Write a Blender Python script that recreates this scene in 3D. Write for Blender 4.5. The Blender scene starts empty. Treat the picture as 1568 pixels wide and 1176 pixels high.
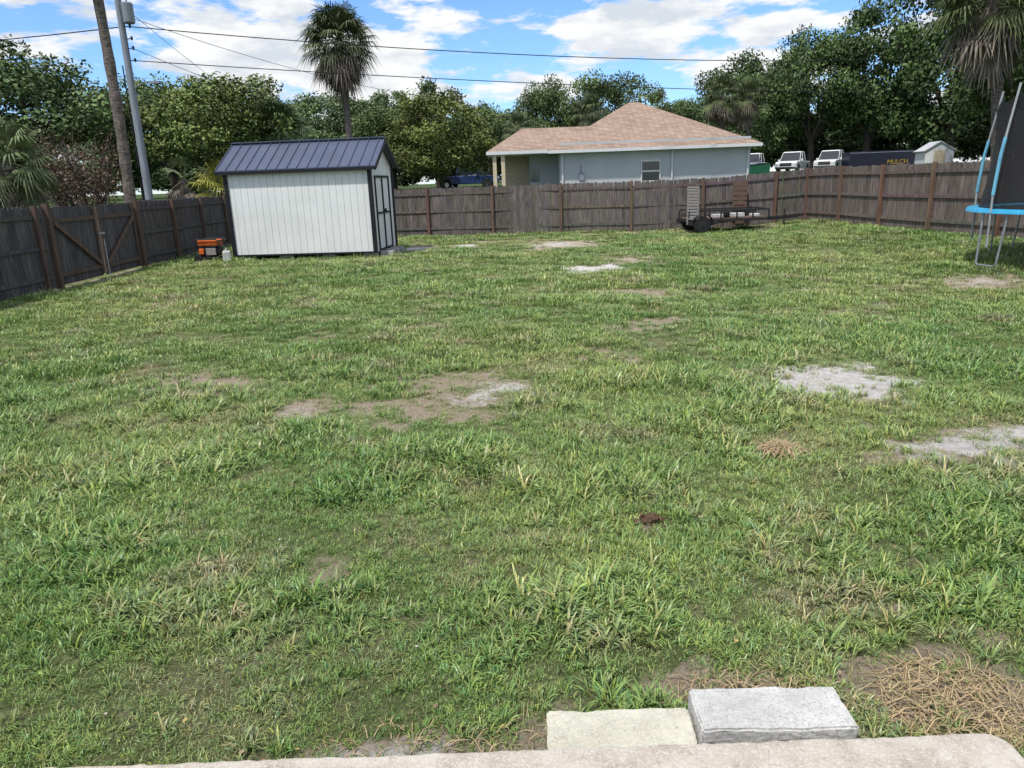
import bpy, math, random
import numpy as np
from mathutils import Vector, Matrix
random.seed(3); rng=np.random.default_rng(5)
sc=bpy.context.scene
# ------------------------------------------------------------------ helpers
def smooth(t):
    t=np.clip(t,0,1); return t*t*(3-2*t)
_tab=np.random.default_rng(11).random((256,256))
def vn(x,y,f,seed=0):
    x=np.asarray(x,float)*f+seed*17.3+1000; y=np.asarray(y,float)*f+seed*9.1+1000
    xi=np.floor(x).astype(int);yi=np.floor(y).astype(int);u=x-xi;v=y-yi
    u=u*u*(3-2*u);v=v*v*(3-2*v)
    g=lambda a,b:_tab[a%256,b%256]
    return (g(xi,yi)*(1-u)+g(xi+1,yi)*u)*(1-v)+(g(xi,yi+1)*(1-u)+g(xi+1,yi+1)*u)*v
def terrain(x,y):
    x=np.asarray(x,float);y=np.asarray(y,float)
    z=0.25*smooth((x-7)/5)*smooth((y-8)/8)
    z=z+1.25*smooth((y-31.5)/12)+0.15*smooth((y-50)/20)
    z=z+0.03*(vn(x,y,.45,3)-.5)+.012*(vn(x,y,1.7,4)-.5)
    return z
def tz(x,y): return float(terrain(x,y))
def linkobj(o,parent=None):
    sc.collection.objects.link(o)
    if parent: o.parent=parent
    return o
def empty(name,loc=(0,0,0),rotz=0):
    e=bpy.data.objects.new(name,None); e.location=loc; e.rotation_euler=(0,0,rotz); e.empty_display_size=.2
    return linkobj(e)
class MB:
    def __init__(s): s.v=[];s.f=[];s.m=[];s.c=[]
    def add(s,vs,fs,mi=0,col=1.0):
        b=len(s.v); s.v.extend([tuple(v) for v in vs]); s.c.extend([col]*len(vs))
        for f in fs: s.f.append(tuple(b+i for i in f)); s.m.append(mi)
    def box(s,c,d,mi=0,col=1.0,R=None):
        hx,hy,hz=d[0]/2,d[1]/2,d[2]/2
        p=[Vector((sx*hx,sy*hy,sz*hz)) for sz in(-1,1) for sy in(-1,1) for sx in(-1,1)]
        if R is not None: p=[R@q for q in p]
        c=Vector(c)
        s.add([q+c for q in p],[(0,2,3,1),(4,5,7,6),(0,1,5,4),(2,6,7,3),(0,4,6,2),(1,3,7,5)],mi,col)
    def beam(s,a,b,w,h,mi=0,col=1.0,up=(0,0,1)):
        a=Vector(a);b=Vector(b);d=b-a;L=d.length;d.normalize();up=Vector(up)
        if abs(d.dot(up))>.98: up=Vector((0,1,0))
        sd=d.cross(up).normalized();u=sd.cross(d)
        R=Matrix((d,sd,u)).transposed()
        s.box((a+b)/2,(L,w,h),mi,col,R)
    def tube(s,pts,rad,n=8,mi=0,col=1.0,cap=True):
        pts=[Vector(p) for p in pts]
        if not hasattr(rad,'__len__'): rad=[rad]*len(pts)
        vs=[]
        for i,p in enumerate(pts):
            d=(pts[min(i+1,len(pts)-1)]-pts[max(i-1,0)])
            if d.length<1e-9: d=Vector((0,0,1))
            d.normalize()
            a=Vector((1,0,0)) if abs(d.x)<.8 else Vector((0,1,0))
            u=d.cross(a).normalized();w=d.cross(u)
            for k in range(n):
                t=2*math.pi*k/n; vs.append(p+(u*math.cos(t)+w*math.sin(t))*rad[i])
        fs=[]
        for i in range(len(pts)-1):
            for k in range(n):
                k2=(k+1)%n; fs.append((i*n+k,i*n+k2,(i+1)*n+k2,(i+1)*n+k))
        if cap: fs.append(tuple(range(n-1,-1,-1))); fs.append(tuple((len(pts)-1)*n+k for k in range(n)))
        s.add(vs,fs,mi,col)
    def prism(s,poly,y0,y1,mi=0,col=1.0,axis='y'):
        n=len(poly)
        if axis=='y': vs=[(x,y0,z) for x,z in poly]+[(x,y1,z) for x,z in poly]
        else: vs=[(y0,x,z) for x,z in poly]+[(y1,x,z) for x,z in poly]
        fs=[tuple(range(n)),tuple(range(2*n-1,n-1,-1))]+[(i,i+n,(i+1)%n+n,(i+1)%n) for i in range(n)]
        s.add(vs,fs,mi,col)
    def obj(s,name,mats,parent=None,loc=(0,0,0),rotz=0,bevel=0,smoothsh=False):
        me=bpy.data.meshes.new(name); me.from_pydata(s.v,[],s.f)
        for m in mats: me.materials.append(m)
        me.polygons.foreach_set('material_index',s.m)
        ca=me.color_attributes.new('tint','FLOAT_COLOR','POINT')
        c=np.ones((len(s.v),4),np.float32)
        for i,q in enumerate(s.c):
            c[i,:3]=q
        ca.data.foreach_set('color',c.ravel())
        if smoothsh: me.polygons.foreach_set('use_smooth',[True]*len(s.f))
        me.update()
        o=bpy.data.objects.new(name,me);o.location=loc;o.rotation_euler=(0,0,rotz); linkobj(o,parent)
        if bevel:
            b=o.modifiers.new('b','BEVEL');b.width=bevel;b.segments=2;b.limit_method='ANGLE'
        return o
def npmesh(name,V,F,mats,mi=None,col=None):
    me=bpy.data.meshes.new(name); m,k=F.shape
    me.vertices.add(len(V)); me.vertices.foreach_set('co',V.astype(np.float32).ravel())
    me.loops.add(m*k); me.loops.foreach_set('vertex_index',F.astype(np.int32).ravel())
    me.polygons.add(m); me.polygons.foreach_set('loop_start',np.arange(0,m*k,k,dtype=np.int32))
    for q in mats: me.materials.append(q)
    if mi is not None: me.polygons.foreach_set('material_index',mi.astype(np.int32))
    me.update(calc_edges=True)
    if col is not None:
        ca=me.color_attributes.new('tint','FLOAT_COLOR','POINT')
        c=np.ones((len(V),4),np.float32);c[:,:3]=col if col.ndim==2 else col[:,None]
        ca.data.foreach_set('color',c.ravel())
    return me
# ------------------------------------------------------------------ materials
def nm(name):
    m=bpy.data.materials.new(name);m.use_nodes=True;nt=m.node_tree
    return m,nt,nt.nodes['Principled BSDF']
def setv(s,v):
    s.default_value=v if not (hasattr(v,'__len__') and len(v)==3) else (*v,1)
def mix(nt,a,b,f,mode='MIX'):
    n=nt.nodes.new('ShaderNodeMix');n.data_type='RGBA';n.blend_type=mode
    for s,v in((n.inputs[0],f),(n.inputs[6],a),(n.inputs[7],b)):
        if isinstance(v,bpy.types.NodeSocket): nt.links.new(v,s)
        else: setv(s,v)
    return n.outputs[2]
def noise(nt,scale,detail=4,vec=None,sc3=None,rough=.55,coord='Object'):
    tc=nt.nodes.new('ShaderNodeTexCoord'); src=tc.outputs[coord] if vec is None else vec
    if sc3:
        mp=nt.nodes.new('ShaderNodeMapping');mp.inputs['Scale'].default_value=sc3;nt.links.new(src,mp.inputs[0]);src=mp.outputs[0]
    n=nt.nodes.new('ShaderNodeTexNoise');n.inputs['Scale'].default_value=scale;n.inputs['Detail'].default_value=detail;n.inputs['Roughness'].default_value=rough
    nt.links.new(src,n.inputs['Vector']);return n.outputs[0]
def ramp(nt,fac,a,b,ca=(0,0,0),cb=(1,1,1)):
    r=nt.nodes.new('ShaderNodeValToRGB');r.color_ramp.elements[0].position=a;r.color_ramp.elements[1].position=b
    r.color_ramp.elements[0].color=(*ca,1);r.color_ramp.elements[1].color=(*cb,1);nt.links.new(fac,r.inputs[0]);return r.outputs[0]
def attr(nt,name='tint',t='GEOMETRY'):
    a=nt.nodes.new('ShaderNodeAttribute');a.attribute_name=name;a.attribute_type=t;return a.outputs[0]
def bump(nt,b,h,st,dist=.01):
    n=nt.nodes.new('ShaderNodeBump');n.inputs['Strength'].default_value=st;n.inputs['Distance'].default_value=dist
    nt.links.new(h,n.inputs['Height']);nt.links.new(n.outputs[0],b.inputs['Normal'])
def mat(name,col,rough=.7,metal=0,dark=None,scale=6,sc3=None,bst=0,bsc=40,tint=False,spec=.3):
    m,nt,b=nm(name);b.inputs['Roughness'].default_value=rough;b.inputs['Metallic'].default_value=metal
    b.inputs['Specular IOR Level'].default_value=spec
    dark=dark or tuple(c*.75 for c in col)
    c=mix(nt,dark,col,ramp(nt,noise(nt,scale,6,sc3=sc3),.35,.65))
    if tint: c=mix(nt,c,attr(nt),1.0,'MULTIPLY')
    nt.links.new(c,b.inputs['Base Color'])
    if bst: bump(nt,b,noise(nt,bsc,5,sc3=sc3),bst)
    return m
M={}
M['fence']=mat('weathered_wood',(.195,.168,.152),.9,dark=(.095,.083,.077),scale=3.5,sc3=(6,6,.7),bst=.5,bsc=9,tint=True,spec=.15)
M['post']=mat('fence_post_wood',(.2,.145,.115),.9,dark=(.12,.088,.07),scale=3,sc3=(5,5,.6),bst=.4,bsc=12,tint=True,spec=.15)
M['white']=mat('white_siding_paint',(.70,.71,.69),.7,dark=(.63,.64,.62),scale=1.3)
M['black']=mat('black_trim_paint',(.012,.013,.017),.5)
M['roofm']=mat('blue_grey_metal_roof',(.085,.1,.155),.45,metal=.2,dark=(.07,.085,.13),scale=1)
M['stucco']=mat('pale_stucco',(.48,.50,.505),.9,dark=(.42,.435,.44),scale=.6,bst=.2,bsc=25)
M['trim']=mat('white_trim',(.66,.67,.68),.5,dark=(.6,.6,.6))
M['cream']=mat('cream_paint',(.62,.52,.36),.7)
M['steel']=mat('galvanised_steel',(.35,.37,.4),.45,metal=.6,dark=(.25,.27,.3),scale=8)
M['polem']=mat('weathered_pole_grey',(.27,.3,.34),.8,dark=(.18,.2,.23),scale=2,sc3=(4,4,.5))
M['bark']=mat('oak_bark',(.11,.09,.075),.95,dark=(.05,.043,.037),scale=3,sc3=(3,3,.7),bst=.8,bsc=6)
M['palmbark']=mat('palm_trunk_bark',(.2,.165,.145),.95,dark=(.06,.05,.045),scale=2.2,sc3=(2.5,2.5,7),bst=1,bsc=6)
M['rubber']=mat('black_rubber',(.018,.018,.018),.85)
M['blacksteel']=mat('black_painted_steel',(.025,.025,.028),.55)
M['orange']=mat('orange_paint',(.65,.13,.025),.5)
M['jug']=mat('white_plastic',(.55,.55,.53),.5)
M['grey_wood']=mat('grey_board',(.26,.24,.23),.9,scale=4,sc3=(1,1,8))
M['brown_wood']=mat('brown_board',(.15,.095,.07),.9,scale=4,sc3=(1,1,8))
M['bluepad']=mat('blue_vinyl_pad',(.03,.3,.5),.45)
M['bluefoam']=mat('light_blue_foam',(.15,.42,.58),.7)
M['ppole']=mat('grey_tube',(.4,.42,.42),.5,metal=.3)
M['carwhite']=mat('white_car_paint',(.68,.69,.71),.3,dark=(.66,.67,.68),spec=.5)
M['carblue']=mat('blue_car_paint',(.02,.05,.16),.25,spec=.6)
M['carblack']=mat('black_van_paint',(.012,.014,.03),.3,spec=.6)
M['glass']=mat('dark_glass',(.02,.025,.03),.08,dark=(.02,.025,.03),spec=.8)
M['chrome']=mat('chrome',(.5,.5,.5),.2,metal=1)
M['lamp']=mat('headlamp',(.7,.7,.65),.15)
M['yellow']=mat('yellow_vinyl',(.5,.33,.04),.5)
M['greend']=mat('green_dumpster_paint',(.02,.12,.06),.5)
M['wire']=mat('black_cable',(.015,.015,.018),.7)
M['pink']=mat('blockwork_grey',(.4,.38,.36),.9,bst=.5)
def roofmat():
    m,nt,b=nm('tan_asphalt_shingles');b.inputs['Roughness'].default_value=.95;b.inputs['Specular IOR Level'].default_value=.1
    tc=nt.nodes.new('ShaderNodeTexCoord')
    sx=nt.nodes.new('ShaderNodeSeparateXYZ');nt.links.new(tc.outputs['Object'],sx.inputs[0])
    ad=nt.nodes.new('ShaderNodeMath');nt.links.new(sx.outputs[0],ad.inputs[0]);nt.links.new(sx.outputs[1],ad.inputs[1])
    cb=nt.nodes.new('ShaderNodeCombineXYZ');nt.links.new(ad.outputs[0],cb.inputs[0]);nt.links.new(sx.outputs[2],cb.inputs[1])
    br=nt.nodes.new('ShaderNodeTexBrick');br.inputs['Scale'].default_value=1;br.inputs['Brick Width'].default_value=.35;br.inputs['Row Height'].default_value=.085
    br.inputs['Mortar Size'].default_value=.012;br.inputs['Color1'].default_value=(.41,.30,.235,1);br.inputs['Color2'].default_value=(.29,.21,.165,1);br.inputs['Mortar'].default_value=(.17,.125,.1,1)
    nt.links.new(cb.outputs[0],br.inputs[0])
    c=mix(nt,br.outputs[0],(.6,.6,.6),ramp(nt,noise(nt,.7,5),.4,.8,cb=(.5,.5,.5)),'MULTIPLY')
    nt.links.new(c,b.inputs['Base Color']);return m
M['shingle']=roofmat()
def concrete(name,a,bc,peb,bs=.6,dk=.6):
    m,nt,b=nm(name);b.inputs['Roughness'].default_value=.95;b.inputs['Specular IOR Level'].default_value=.15
    c=mix(nt,a,bc,ramp(nt,noise(nt,7,8),.35,.65))
    c=mix(nt,c,peb,ramp(nt,noise(nt,110,3),.52,.64,cb=(.8,.8,.8)))
    c=mix(nt,c,(.16,.14,.11),ramp(nt,noise(nt,26,10,rough=.82),.53,.66,cb=(dk,dk,dk)))
    c=mix(nt,c,(.08,.075,.065),ramp(nt,noise(nt,140,4,rough=.7),.62,.7,cb=(.7,.7,.7)))
    nt.links.new(c,b.inputs['Base Color']);bump(nt,b,noise(nt,70,9,rough=.75),bs,.009);return m
M['slab']=concrete('patio_concrete',(.40,.345,.28),(.54,.49,.42),(.6,.56,.5),.8,.5)
M['paver_w']=concrete('cream_paver',(.44,.42,.335),(.56,.54,.44),(.6,.58,.5),.7,.5)
M['paver_g']=concrete('grey_block',(.46,.45,.43),(.62,.61,.585),(.36,.355,.35),.9,.5)
def leafmat(name,ca,cb,trans=.25,objtint=True,rough=.6):
    m,nt,b=nm(name);b.inputs['Roughness'].default_value=rough;b.inputs['Specular IOR Level'].default_value=.25
    c=mix(nt,ca,cb,noise(nt,.6,4))
    c=mix(nt,c,attr(nt),1.0,'MULTIPLY')
    if objtint:
        oi=nt.nodes.new('ShaderNodeObjectInfo');c=mix(nt,c,oi.outputs['Color'],1.0,'MULTIPLY')
    nt.links.new(c,b.inputs['Base Color'])
    if trans>0:
        t=nt.nodes.new('ShaderNodeBsdfTranslucent');nt.links.new(c,t.inputs[0])
        ms=nt.nodes.new('ShaderNodeMixShader');ms.inputs[0].default_value=trans
        nt.links.new(b.outputs[0],ms.inputs[1]);nt.links.new(t.outputs[0],ms.inputs[2]);nt.links.new(ms.outputs[0],nt.nodes['Material Output'].inputs[0])
    return m
M['leaf']=leafmat('oak_foliage',(.085,.125,.045),(.155,.2,.07),.0)
M['palmleaf']=leafmat('palm_frond_green',(.09,.125,.055),(.16,.19,.085),.0)
M['deadfrond']=leafmat('dead_palm_frond',(.19,.155,.12),(.29,.24,.19),0,False)
M['shrub']=leafmat('reddish_twigs',(.15,.1,.08),(.22,.15,.115),0,False)
M['straw']=leafmat('dead_grass_straw',(.36,.26,.14),(.52,.41,.25),.2,False)
def grassmat():
    m,nt,b=nm('grass_blades');b.inputs['Roughness'].default_value=.4;b.inputs['Specular IOR Level'].default_value=.45
    g=nt.nodes.new('ShaderNodeNewGeometry');p=g.outputs['Position']
    oi=nt.nodes.new('ShaderNodeObjectInfo')
    c=mix(nt,(.16,.295,.068),(.26,.39,.115),ramp(nt,noise(nt,.45,5,vec=p),.35,.65))
    c=mix(nt,c,(.40,.45,.14),ramp(nt,noise(nt,.19,5,vec=p,rough=.65),.45,.60,cb=(.55,.55,.55)))
    c=mix(nt,c,(.40,.49,.13),ramp(nt,oi.outputs['Random'],.78,1,cb=(.75,.75,.75)))
    c=mix(nt,c,(.46,.40,.24),ramp(nt,noise(nt,1.0,7,vec=p,rough=.72),.51,.68,cb=(.8,.8,.8)))
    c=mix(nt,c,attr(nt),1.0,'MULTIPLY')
    nt.links.new(c,b.inputs['Base Color'])
    t=nt.nodes.new('ShaderNodeBsdfTranslucent');nt.links.new(c,t.inputs[0])
    ms=nt.nodes.new('ShaderNodeMixShader');ms.inputs[0].default_value=.2
    nt.links.new(b.outputs[0],ms.inputs[1]);nt.links.new(t.outputs[0],ms.inputs[2]);nt.links.new(ms.outputs[0],nt.nodes['Material Output'].inputs[0]);return m
M['grass']=grassmat()
# ------------------------------------------------------------------ camera
F=1130.;r=math.radians(2.1);th=math.radians(15.388)
cam=bpy.data.cameras.new('camera');co=bpy.data.objects.new('camera',cam);linkobj(co)
fw=Vector((0,math.cos(th),-math.sin(th)));U=Vector((0,math.sin(th),math.cos(th)));Rv=Vector((1,0,0))
right=Rv*math.cos(r)-U*math.sin(r);up=Rv*math.sin(r)+U*math.cos(r)
mt=Matrix((right,up,-fw)).transposed().to_4x4();mt.translation=(0,0,2.0);co.matrix_world=mt
cam.sensor_width=36;cam.lens=36*F/1568;cam.clip_end=6000;cam.clip_start=.05;sc.camera=co
# ------------------------------------------------------------------ light, sky
sc.view_settings.view_transform='Standard';sc.view_settings.look='None';sc.view_settings.exposure=0
sd=Vector((-.5,-.6,1.5)).normalized()
L=bpy.data.lights.new('sun','SUN');L.energy=4.5;L.angle=math.radians(2);L.color=(1,.96,.9)
lo=bpy.data.objects.new('sun',L);lo.rotation_euler=sd.to_track_quat('Z','Y').to_euler();linkobj(lo)
w=bpy.data.worlds.new('World');sc.world=w;w.use_nodes=True;nt=w.node_tree;bg=nt.nodes['Background']
sky=nt.nodes.new('ShaderNodeTexSky');sky.sky_type='NISHITA';sky.sun_disc=False
sky.sun_elevation=math.asin(sd.z);sky.sun_rotation=math.atan2(sd.x,sd.y);sky.air_density=1;sky.dust_density=.2;sky.ozone_density=2.5
bg.inputs[1].default_value=.14
tc=nt.nodes.new('ShaderNodeTexCoord')
n1=noise(nt,1,12,vec=tc.outputs['Generated'],sc3=(5.5,5.5,19),rough=.6)
msk=ramp(nt,n1,.445,.505)
n2=noise(nt,1,8,vec=tc.outputs['Generated'],sc3=(10,10,32),rough=.6)
cc=mix(nt,(5.0,5.4,5.95),(7.1,7.15,7.2),ramp(nt,n2,.38,.54))
skc=mix(nt,sky.outputs[0],(.85,1.1,1.45),1.0,'MULTIPLY')
c=mix(nt,skc,cc,msk);nt.links.new(c,bg.inputs[0])
# ------------------------------------------------------------------ ground
patches=[# x,y,rx,ry,strength,sand
(3.1,6.95,.54,.45,1.45,1),(1.9,16.9,.6,.75,1.15,.95),(3.45,5.0,.55,.4,1.05,.55),(3.9,5.3,.6,.25,1.05,.65),(-.87,6.4,.6,.36,.92,.12),(-.15,7.0,.42,.3,1.05,.45),(-.9,7.5,.7,.34,.78,.1),
(-3.4,7.8,.8,.46,.85,.05),(-2.0,6.7,.42,.26,.95,.28),(1.6,23.6,1.3,1.6,1.2,.3),(-1.4,24.2,.7,.6,1.1,.6),(-2.9,24.2,.7,1.0,1.1,.4),(8.2,12.7,.8,.65,1.05,.3),(3.2,18.6,1.0,1.0,.8,.3),
(-.25,2.2,.45,.12,1.4,.45),(-1.07,3.6,.14,.1,.75,.1),(.85,2.5,.3,.12,1.1,.1),(.79,4.03,.09,.06,1,0),(1.97,5.12,.15,.12,1,0),(1.65,2.4,.35,.25,1.1,0),
(5.5,11,.8,.5,.6,.1),(-4,21.2,2.2,.3,.8,.1),(5,27.4,5.5,.4,.8,.2),(8,26.2,2.2,.6,.7,.1),(.2,26,3,1,.55,.1),(2.4,13.2,1.0,.6,.65,0),(-10,19,.25,3,.6,.1),(1.2,8.2,.45,.3,.65,0),(-1.5,10.5,.9,.4,.6,0),(2.0,10.2,.6,.4,.55,0),(-6,13.5,1.2,.6,.5,0)]
def masks(x,y):
    x=np.asarray(x,float);y=np.asarray(y,float)
    wx=x+.6*(vn(x,y,2.2,1)-.5)+.5*(vn(x,y,6,2)-.5)+.25*(vn(x,y,15,21)-.5);wy=y+.6*(vn(x,y,2.2,5)-.5)+.5*(vn(x,y,6,6)-.5)+.25*(vn(x,y,15,22)-.5)
    bare=np.zeros_like(x);sand=np.zeros_like(x)
    for px,py,rx,ry,s,sa in patches:
        k=min(1,min(rx,ry)/.3)
        ax=x+(wx-x)*k;ay=y+(wy-y)*k
        e=s*np.exp(-(((ax-px)/rx)**2+((ay-py)/ry)**2)**.8);bare=np.maximum(bare,e);sand=np.maximum(sand,e*sa)
    bare=np.clip(bare*1.1+.7*(vn(x,y,9,7)-.5)*(bare>.08),0,1)
    thin=np.clip((vn(x,y,.8,8)*.5+vn(x,y,2.6,9)*.5-.5)*3.2+.55*smooth((3.2-y)/1.0),0,1)
    return bare,np.clip(sand,0,1),thin
def axis(a,b,st,far):
    c=list(np.arange(a,b+1e-6,st));s=st;p=b
    while p<far: s*=1.35;p+=s;c.append(p)
    s=st;p=a;q=[]
    while p>-far: s*=1.35;p-=s;q.append(p)
    return np.array(q[::-1]+c)
gx=axis(-13,13.5,.11,2500);gy=axis(1.6,33,.11,2500)
X,Y=np.meshgrid(gx,gy);nx,ny=len(gx),len(gy)
Z=terrain(X,Y);V=np.stack([X.ravel(),Y.ravel(),Z.ravel()],1)
i=np.arange(nx-1)[None,:]+np.arange(ny-1)[:,None]*nx;i=i.ravel()
Fq=np.stack([i,i+1,i+1+nx,i+nx],1)
b,s,t=masks(V[:,0],V[:,1]);far=np.clip(smooth((V[:,1]-31)/3)+smooth((np.abs(V[:,0])-14)/3),0,1)
b=b*(1-far)
def groundmat():
    m,nt,bs=nm('lawn_soil');bs.inputs['Roughness'].default_value=1;bs.inputs['Specular IOR Level'].default_value=.05
    sep=nt.nodes.new('ShaderNodeSeparateColor');nt.links.new(attr(nt),sep.inputs[0])
    th=mix(nt,(.085,.12,.04),(.2,.22,.1),ramp(nt,noise(nt,24,9,rough=.8),.4,.6))
    th=mix(nt,th,(.31,.27,.18),ramp(nt,noise(nt,1.3,8,rough=.78),.49,.67,cb=(.8,.8,.8)))
    th=mix(nt,th,(.05,.05,.03),ramp(nt,noise(nt,85,4,rough=.7),.5,.64,cb=(.75,.75,.75)))
    th=mix(nt,th,(.055,.08,.03),sep.outputs[2])
    br=mix(nt,(.25,.2,.145),(.43,.355,.27),ramp(nt,noise(nt,22,8,rough=.75),.35,.65))
    br=mix(nt,br,(.14,.14,.075),ramp(nt,noise(nt,35,7,rough=.8),.5,.64,cb=(.75,.75,.75)))
    sa=mix(nt,(.42,.39,.36),(.64,.615,.585),ramp(nt,noise(nt,12,8,rough=.7),.35,.6))
    sa=mix(nt,sa,(.26,.22,.18),ramp(nt,noise(nt,48,6,rough=.8),.56,.67,cb=(.7,.7,.7)))
    n=noise(nt,16,9,rough=.8)
    def edge(a):
        ad=nt.nodes.new('ShaderNodeMath');ad.operation='MULTIPLY_ADD';nt.links.new(n,ad.inputs[0]);ad.inputs[1].default_value=1.2;nt.links.new(a,ad.inputs[2])
        return ramp(nt,ad.outputs[0],.8,1.2)
    c=mix(nt,th,br,edge(sep.outputs[0]));c=mix(nt,c,sa,edge(sep.outputs[1]))
    nt.links.new(c,bs.inputs['Base Color']);bump(nt,bs,noise(nt,55,9,rough=.78),1,.03);return m
gm=groundmat()
me=npmesh('ground',V,Fq,[gm],col=np.stack([b,s*(1-far),far],1))
me.polygons.foreach_set('use_smooth',[True]*len(Fq))
linkobj(bpy.data.objects.new('ground',me))
# ------------------------------------------------------------------ grass
def tuft(seed,n,spread,lmin,lmax,wid,lean=1.0,seg=3,dull=0):
    q=np.random.default_rng(seed);V=[];Fc=[];C=[]
    for k in range(n):
        a=q.uniform(0,2*math.pi);rr=spread*math.sqrt(q.random());bx,by=rr*math.cos(a),rr*math.sin(a)
        d=a+q.normal(0,.9+dull*3);dx,dy=math.cos(d),math.sin(d);L=q.uniform(lmin,lmax);W=wid*q.uniform(.6,1.25)
        ln=q.uniform(.3,1.15)*lean; tw=q.normal(0,.5);sx,sy=-math.sin(d+tw),math.cos(d+tw)
        b0=len(V);x,y,z=bx,by,-.005;ang=ln*.5
        br=q.uniform(.6,1.27)
        hue=q.random();cc=np.array([1,1,1.])*br
        if hue<.12+dull*.5: cc=np.array([1.5,1.1,1.4])*br*(1-.15*dull)
        elif hue<.25+dull*.4: cc=np.array([1.25,1.1,.8])*br
        elif hue<.42: cc=np.array([.72,.88,1.15])*br
        for j in range(seg+1):
            wj=W*(1-.45*j/seg) if j<seg else W*.12
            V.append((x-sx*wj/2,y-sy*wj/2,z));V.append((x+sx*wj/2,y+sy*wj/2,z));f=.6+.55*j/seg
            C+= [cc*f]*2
            st=L/seg;x+=dx*math.sin(ang)*st;y+=dy*math.sin(ang)*st;z+=math.cos(ang)*st;ang+=ln*1.9/seg
        for j in range(seg): Fc.append((b0+2*j,b0+2*j+1,b0+2*j+3,b0+2*j+2))
    return npmesh('grass_tuft_%02d'%seed,np.array(V),np.array(Fc),[M['grass']],col=np.array(C))
gcol=bpy.data.collections.new('grass_tufts')
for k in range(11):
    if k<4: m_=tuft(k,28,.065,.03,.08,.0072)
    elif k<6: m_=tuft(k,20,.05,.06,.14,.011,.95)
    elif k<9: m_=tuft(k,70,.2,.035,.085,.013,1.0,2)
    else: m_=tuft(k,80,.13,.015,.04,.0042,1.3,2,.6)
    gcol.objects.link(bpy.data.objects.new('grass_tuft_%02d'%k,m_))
def inlawn(x,y):
    left=-10.15-.035*np.clip(y-18,0,99);farf=29.0-.13*x+.012*np.clip(3-x,0,99)**1.6
    rt=np.where(y>18.2,12.0-.093*(y-18.2),12.0+.13*(18.2-y))
    ok=(x>left)&(y<farf)&(x<rt)
    ok&=~((y<2.09)&(x<1.62));ok&=~((x>.06)&(x<.64)&(y<2.36));ok&=~((x>.6)&(x<1.19)&(y<2.4))
    ok&=~((x>-8.1)&(x<-3.5)&(y>22.1)&(y<24.7))
    return ok
P=[];S=[];ID=[];RT=[]
for y0,y1,den,s0,fr in[(1.7,4.5,460,.85,0),(4.5,8,300,.95,0),(8,13,66,.95,1),(13,20,38,1.2,1),(20,32.5,24,1.35,1),(1.7,8.5,80,1.0,2)]:
    xw=.72*y1+1.6;n=int(den*(y1-y0)*2*xw);x=rng.uniform(-xw,xw,n);y=rng.uniform(y0,y1,n)
    k=(np.abs(x)<.72*y+1.6)&inlawn(x,y);x=x[k];y=y[k]
    b,s,t=masks(x,y);keep=rng.random(len(x))>np.clip(b*1.3-.1,0,.95)
    if fr!=2: keep&=rng.random(len(x))>t*.5
    x=x[keep];y=y[keep];t=t[keep];b=b[keep]
    big=vn(x,y,1.5,12)
    sz=s0*rng.uniform(.6,1.35,len(x))*(1-.45*t)*(1-.5*b)*(.66+.68*big)
    if fr==2: sz=s0*rng.uniform(.7,1.2,len(x))
    P.append(np.stack([x,y,terrain(x,y)],1));S.append(sz)
    ID.append(rng.integers(9,11,len(x)) if fr==2 else rng.integers(6,9,len(x)) if fr else np.where((rng.random(len(x))<.10+.4*(big>.6)),rng.integers(4,6,len(x)),rng.integers(0,4,len(x))))
    RT.append(np.stack([rng.normal(0,.1,len(x)),rng.normal(0,.1,len(x)),rng.uniform(0,6.28,len(x))],1))
P=np.concatenate(P);S=np.concatenate(S);ID=np.concatenate(ID);RT=np.concatenate(RT)
me=bpy.data.meshes.new('lawn_grass');me.vertices.add(len(P));me.vertices.foreach_set('co',P.astype(np.float32).ravel())
a=me.attributes.new('scl','FLOAT','POINT');a.data.foreach_set('value',S.astype(np.float32))
a=me.attributes.new('idx','INT','POINT');a.data.foreach_set('value',ID.astype(np.int32))
a=me.attributes.new('rot','FLOAT_VECTOR','POINT');a.data.foreach_set('vector',RT.astype(np.float32).ravel())
go=linkobj(bpy.data.objects.new('lawn_grass',me))
ng=bpy.data.node_groups.new('scatter','GeometryNodeTree')
ng.interface.new_socket('Geometry',in_out='INPUT',socket_type='NodeSocketGeometry');ng.interface.new_socket('Geometry',in_out='OUTPUT',socket_type='NodeSocketGeometry')
gi=ng.nodes.new('NodeGroupInput');gou=ng.nodes.new('NodeGroupOutput');ip=ng.nodes.new('GeometryNodeInstanceOnPoints')
ci=ng.nodes.new('GeometryNodeCollectionInfo');ci.inputs['Collection'].default_value=gcol;ci.inputs['Separate Children'].default_value=True;ci.inputs['Reset Children'].default_value=True
def na(name,t):
    n=ng.nodes.new('GeometryNodeInputNamedAttribute');n.data_type=t;n.inputs['Name'].default_value=name
    return [o for o in n.outputs if o.enabled and o.name=='Attribute'][0]
ng.links.new(gi.outputs[0],ip.inputs['Points']);ng.links.new(ci.outputs[0],ip.inputs['Instance']);ip.inputs['Pick Instance'].default_value=True
ng.links.new(na('idx','INT'),ip.inputs['Instance Index']);ng.links.new(na('rot','FLOAT_VECTOR'),ip.inputs['Rotation']);ng.links.new(na('scl','FLOAT'),ip.inputs['Scale'])
ng.links.new(ip.outputs[0],gou.inputs[0])
mo=go.modifiers.new('scatter','NODES');mo.node_group=ng
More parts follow.
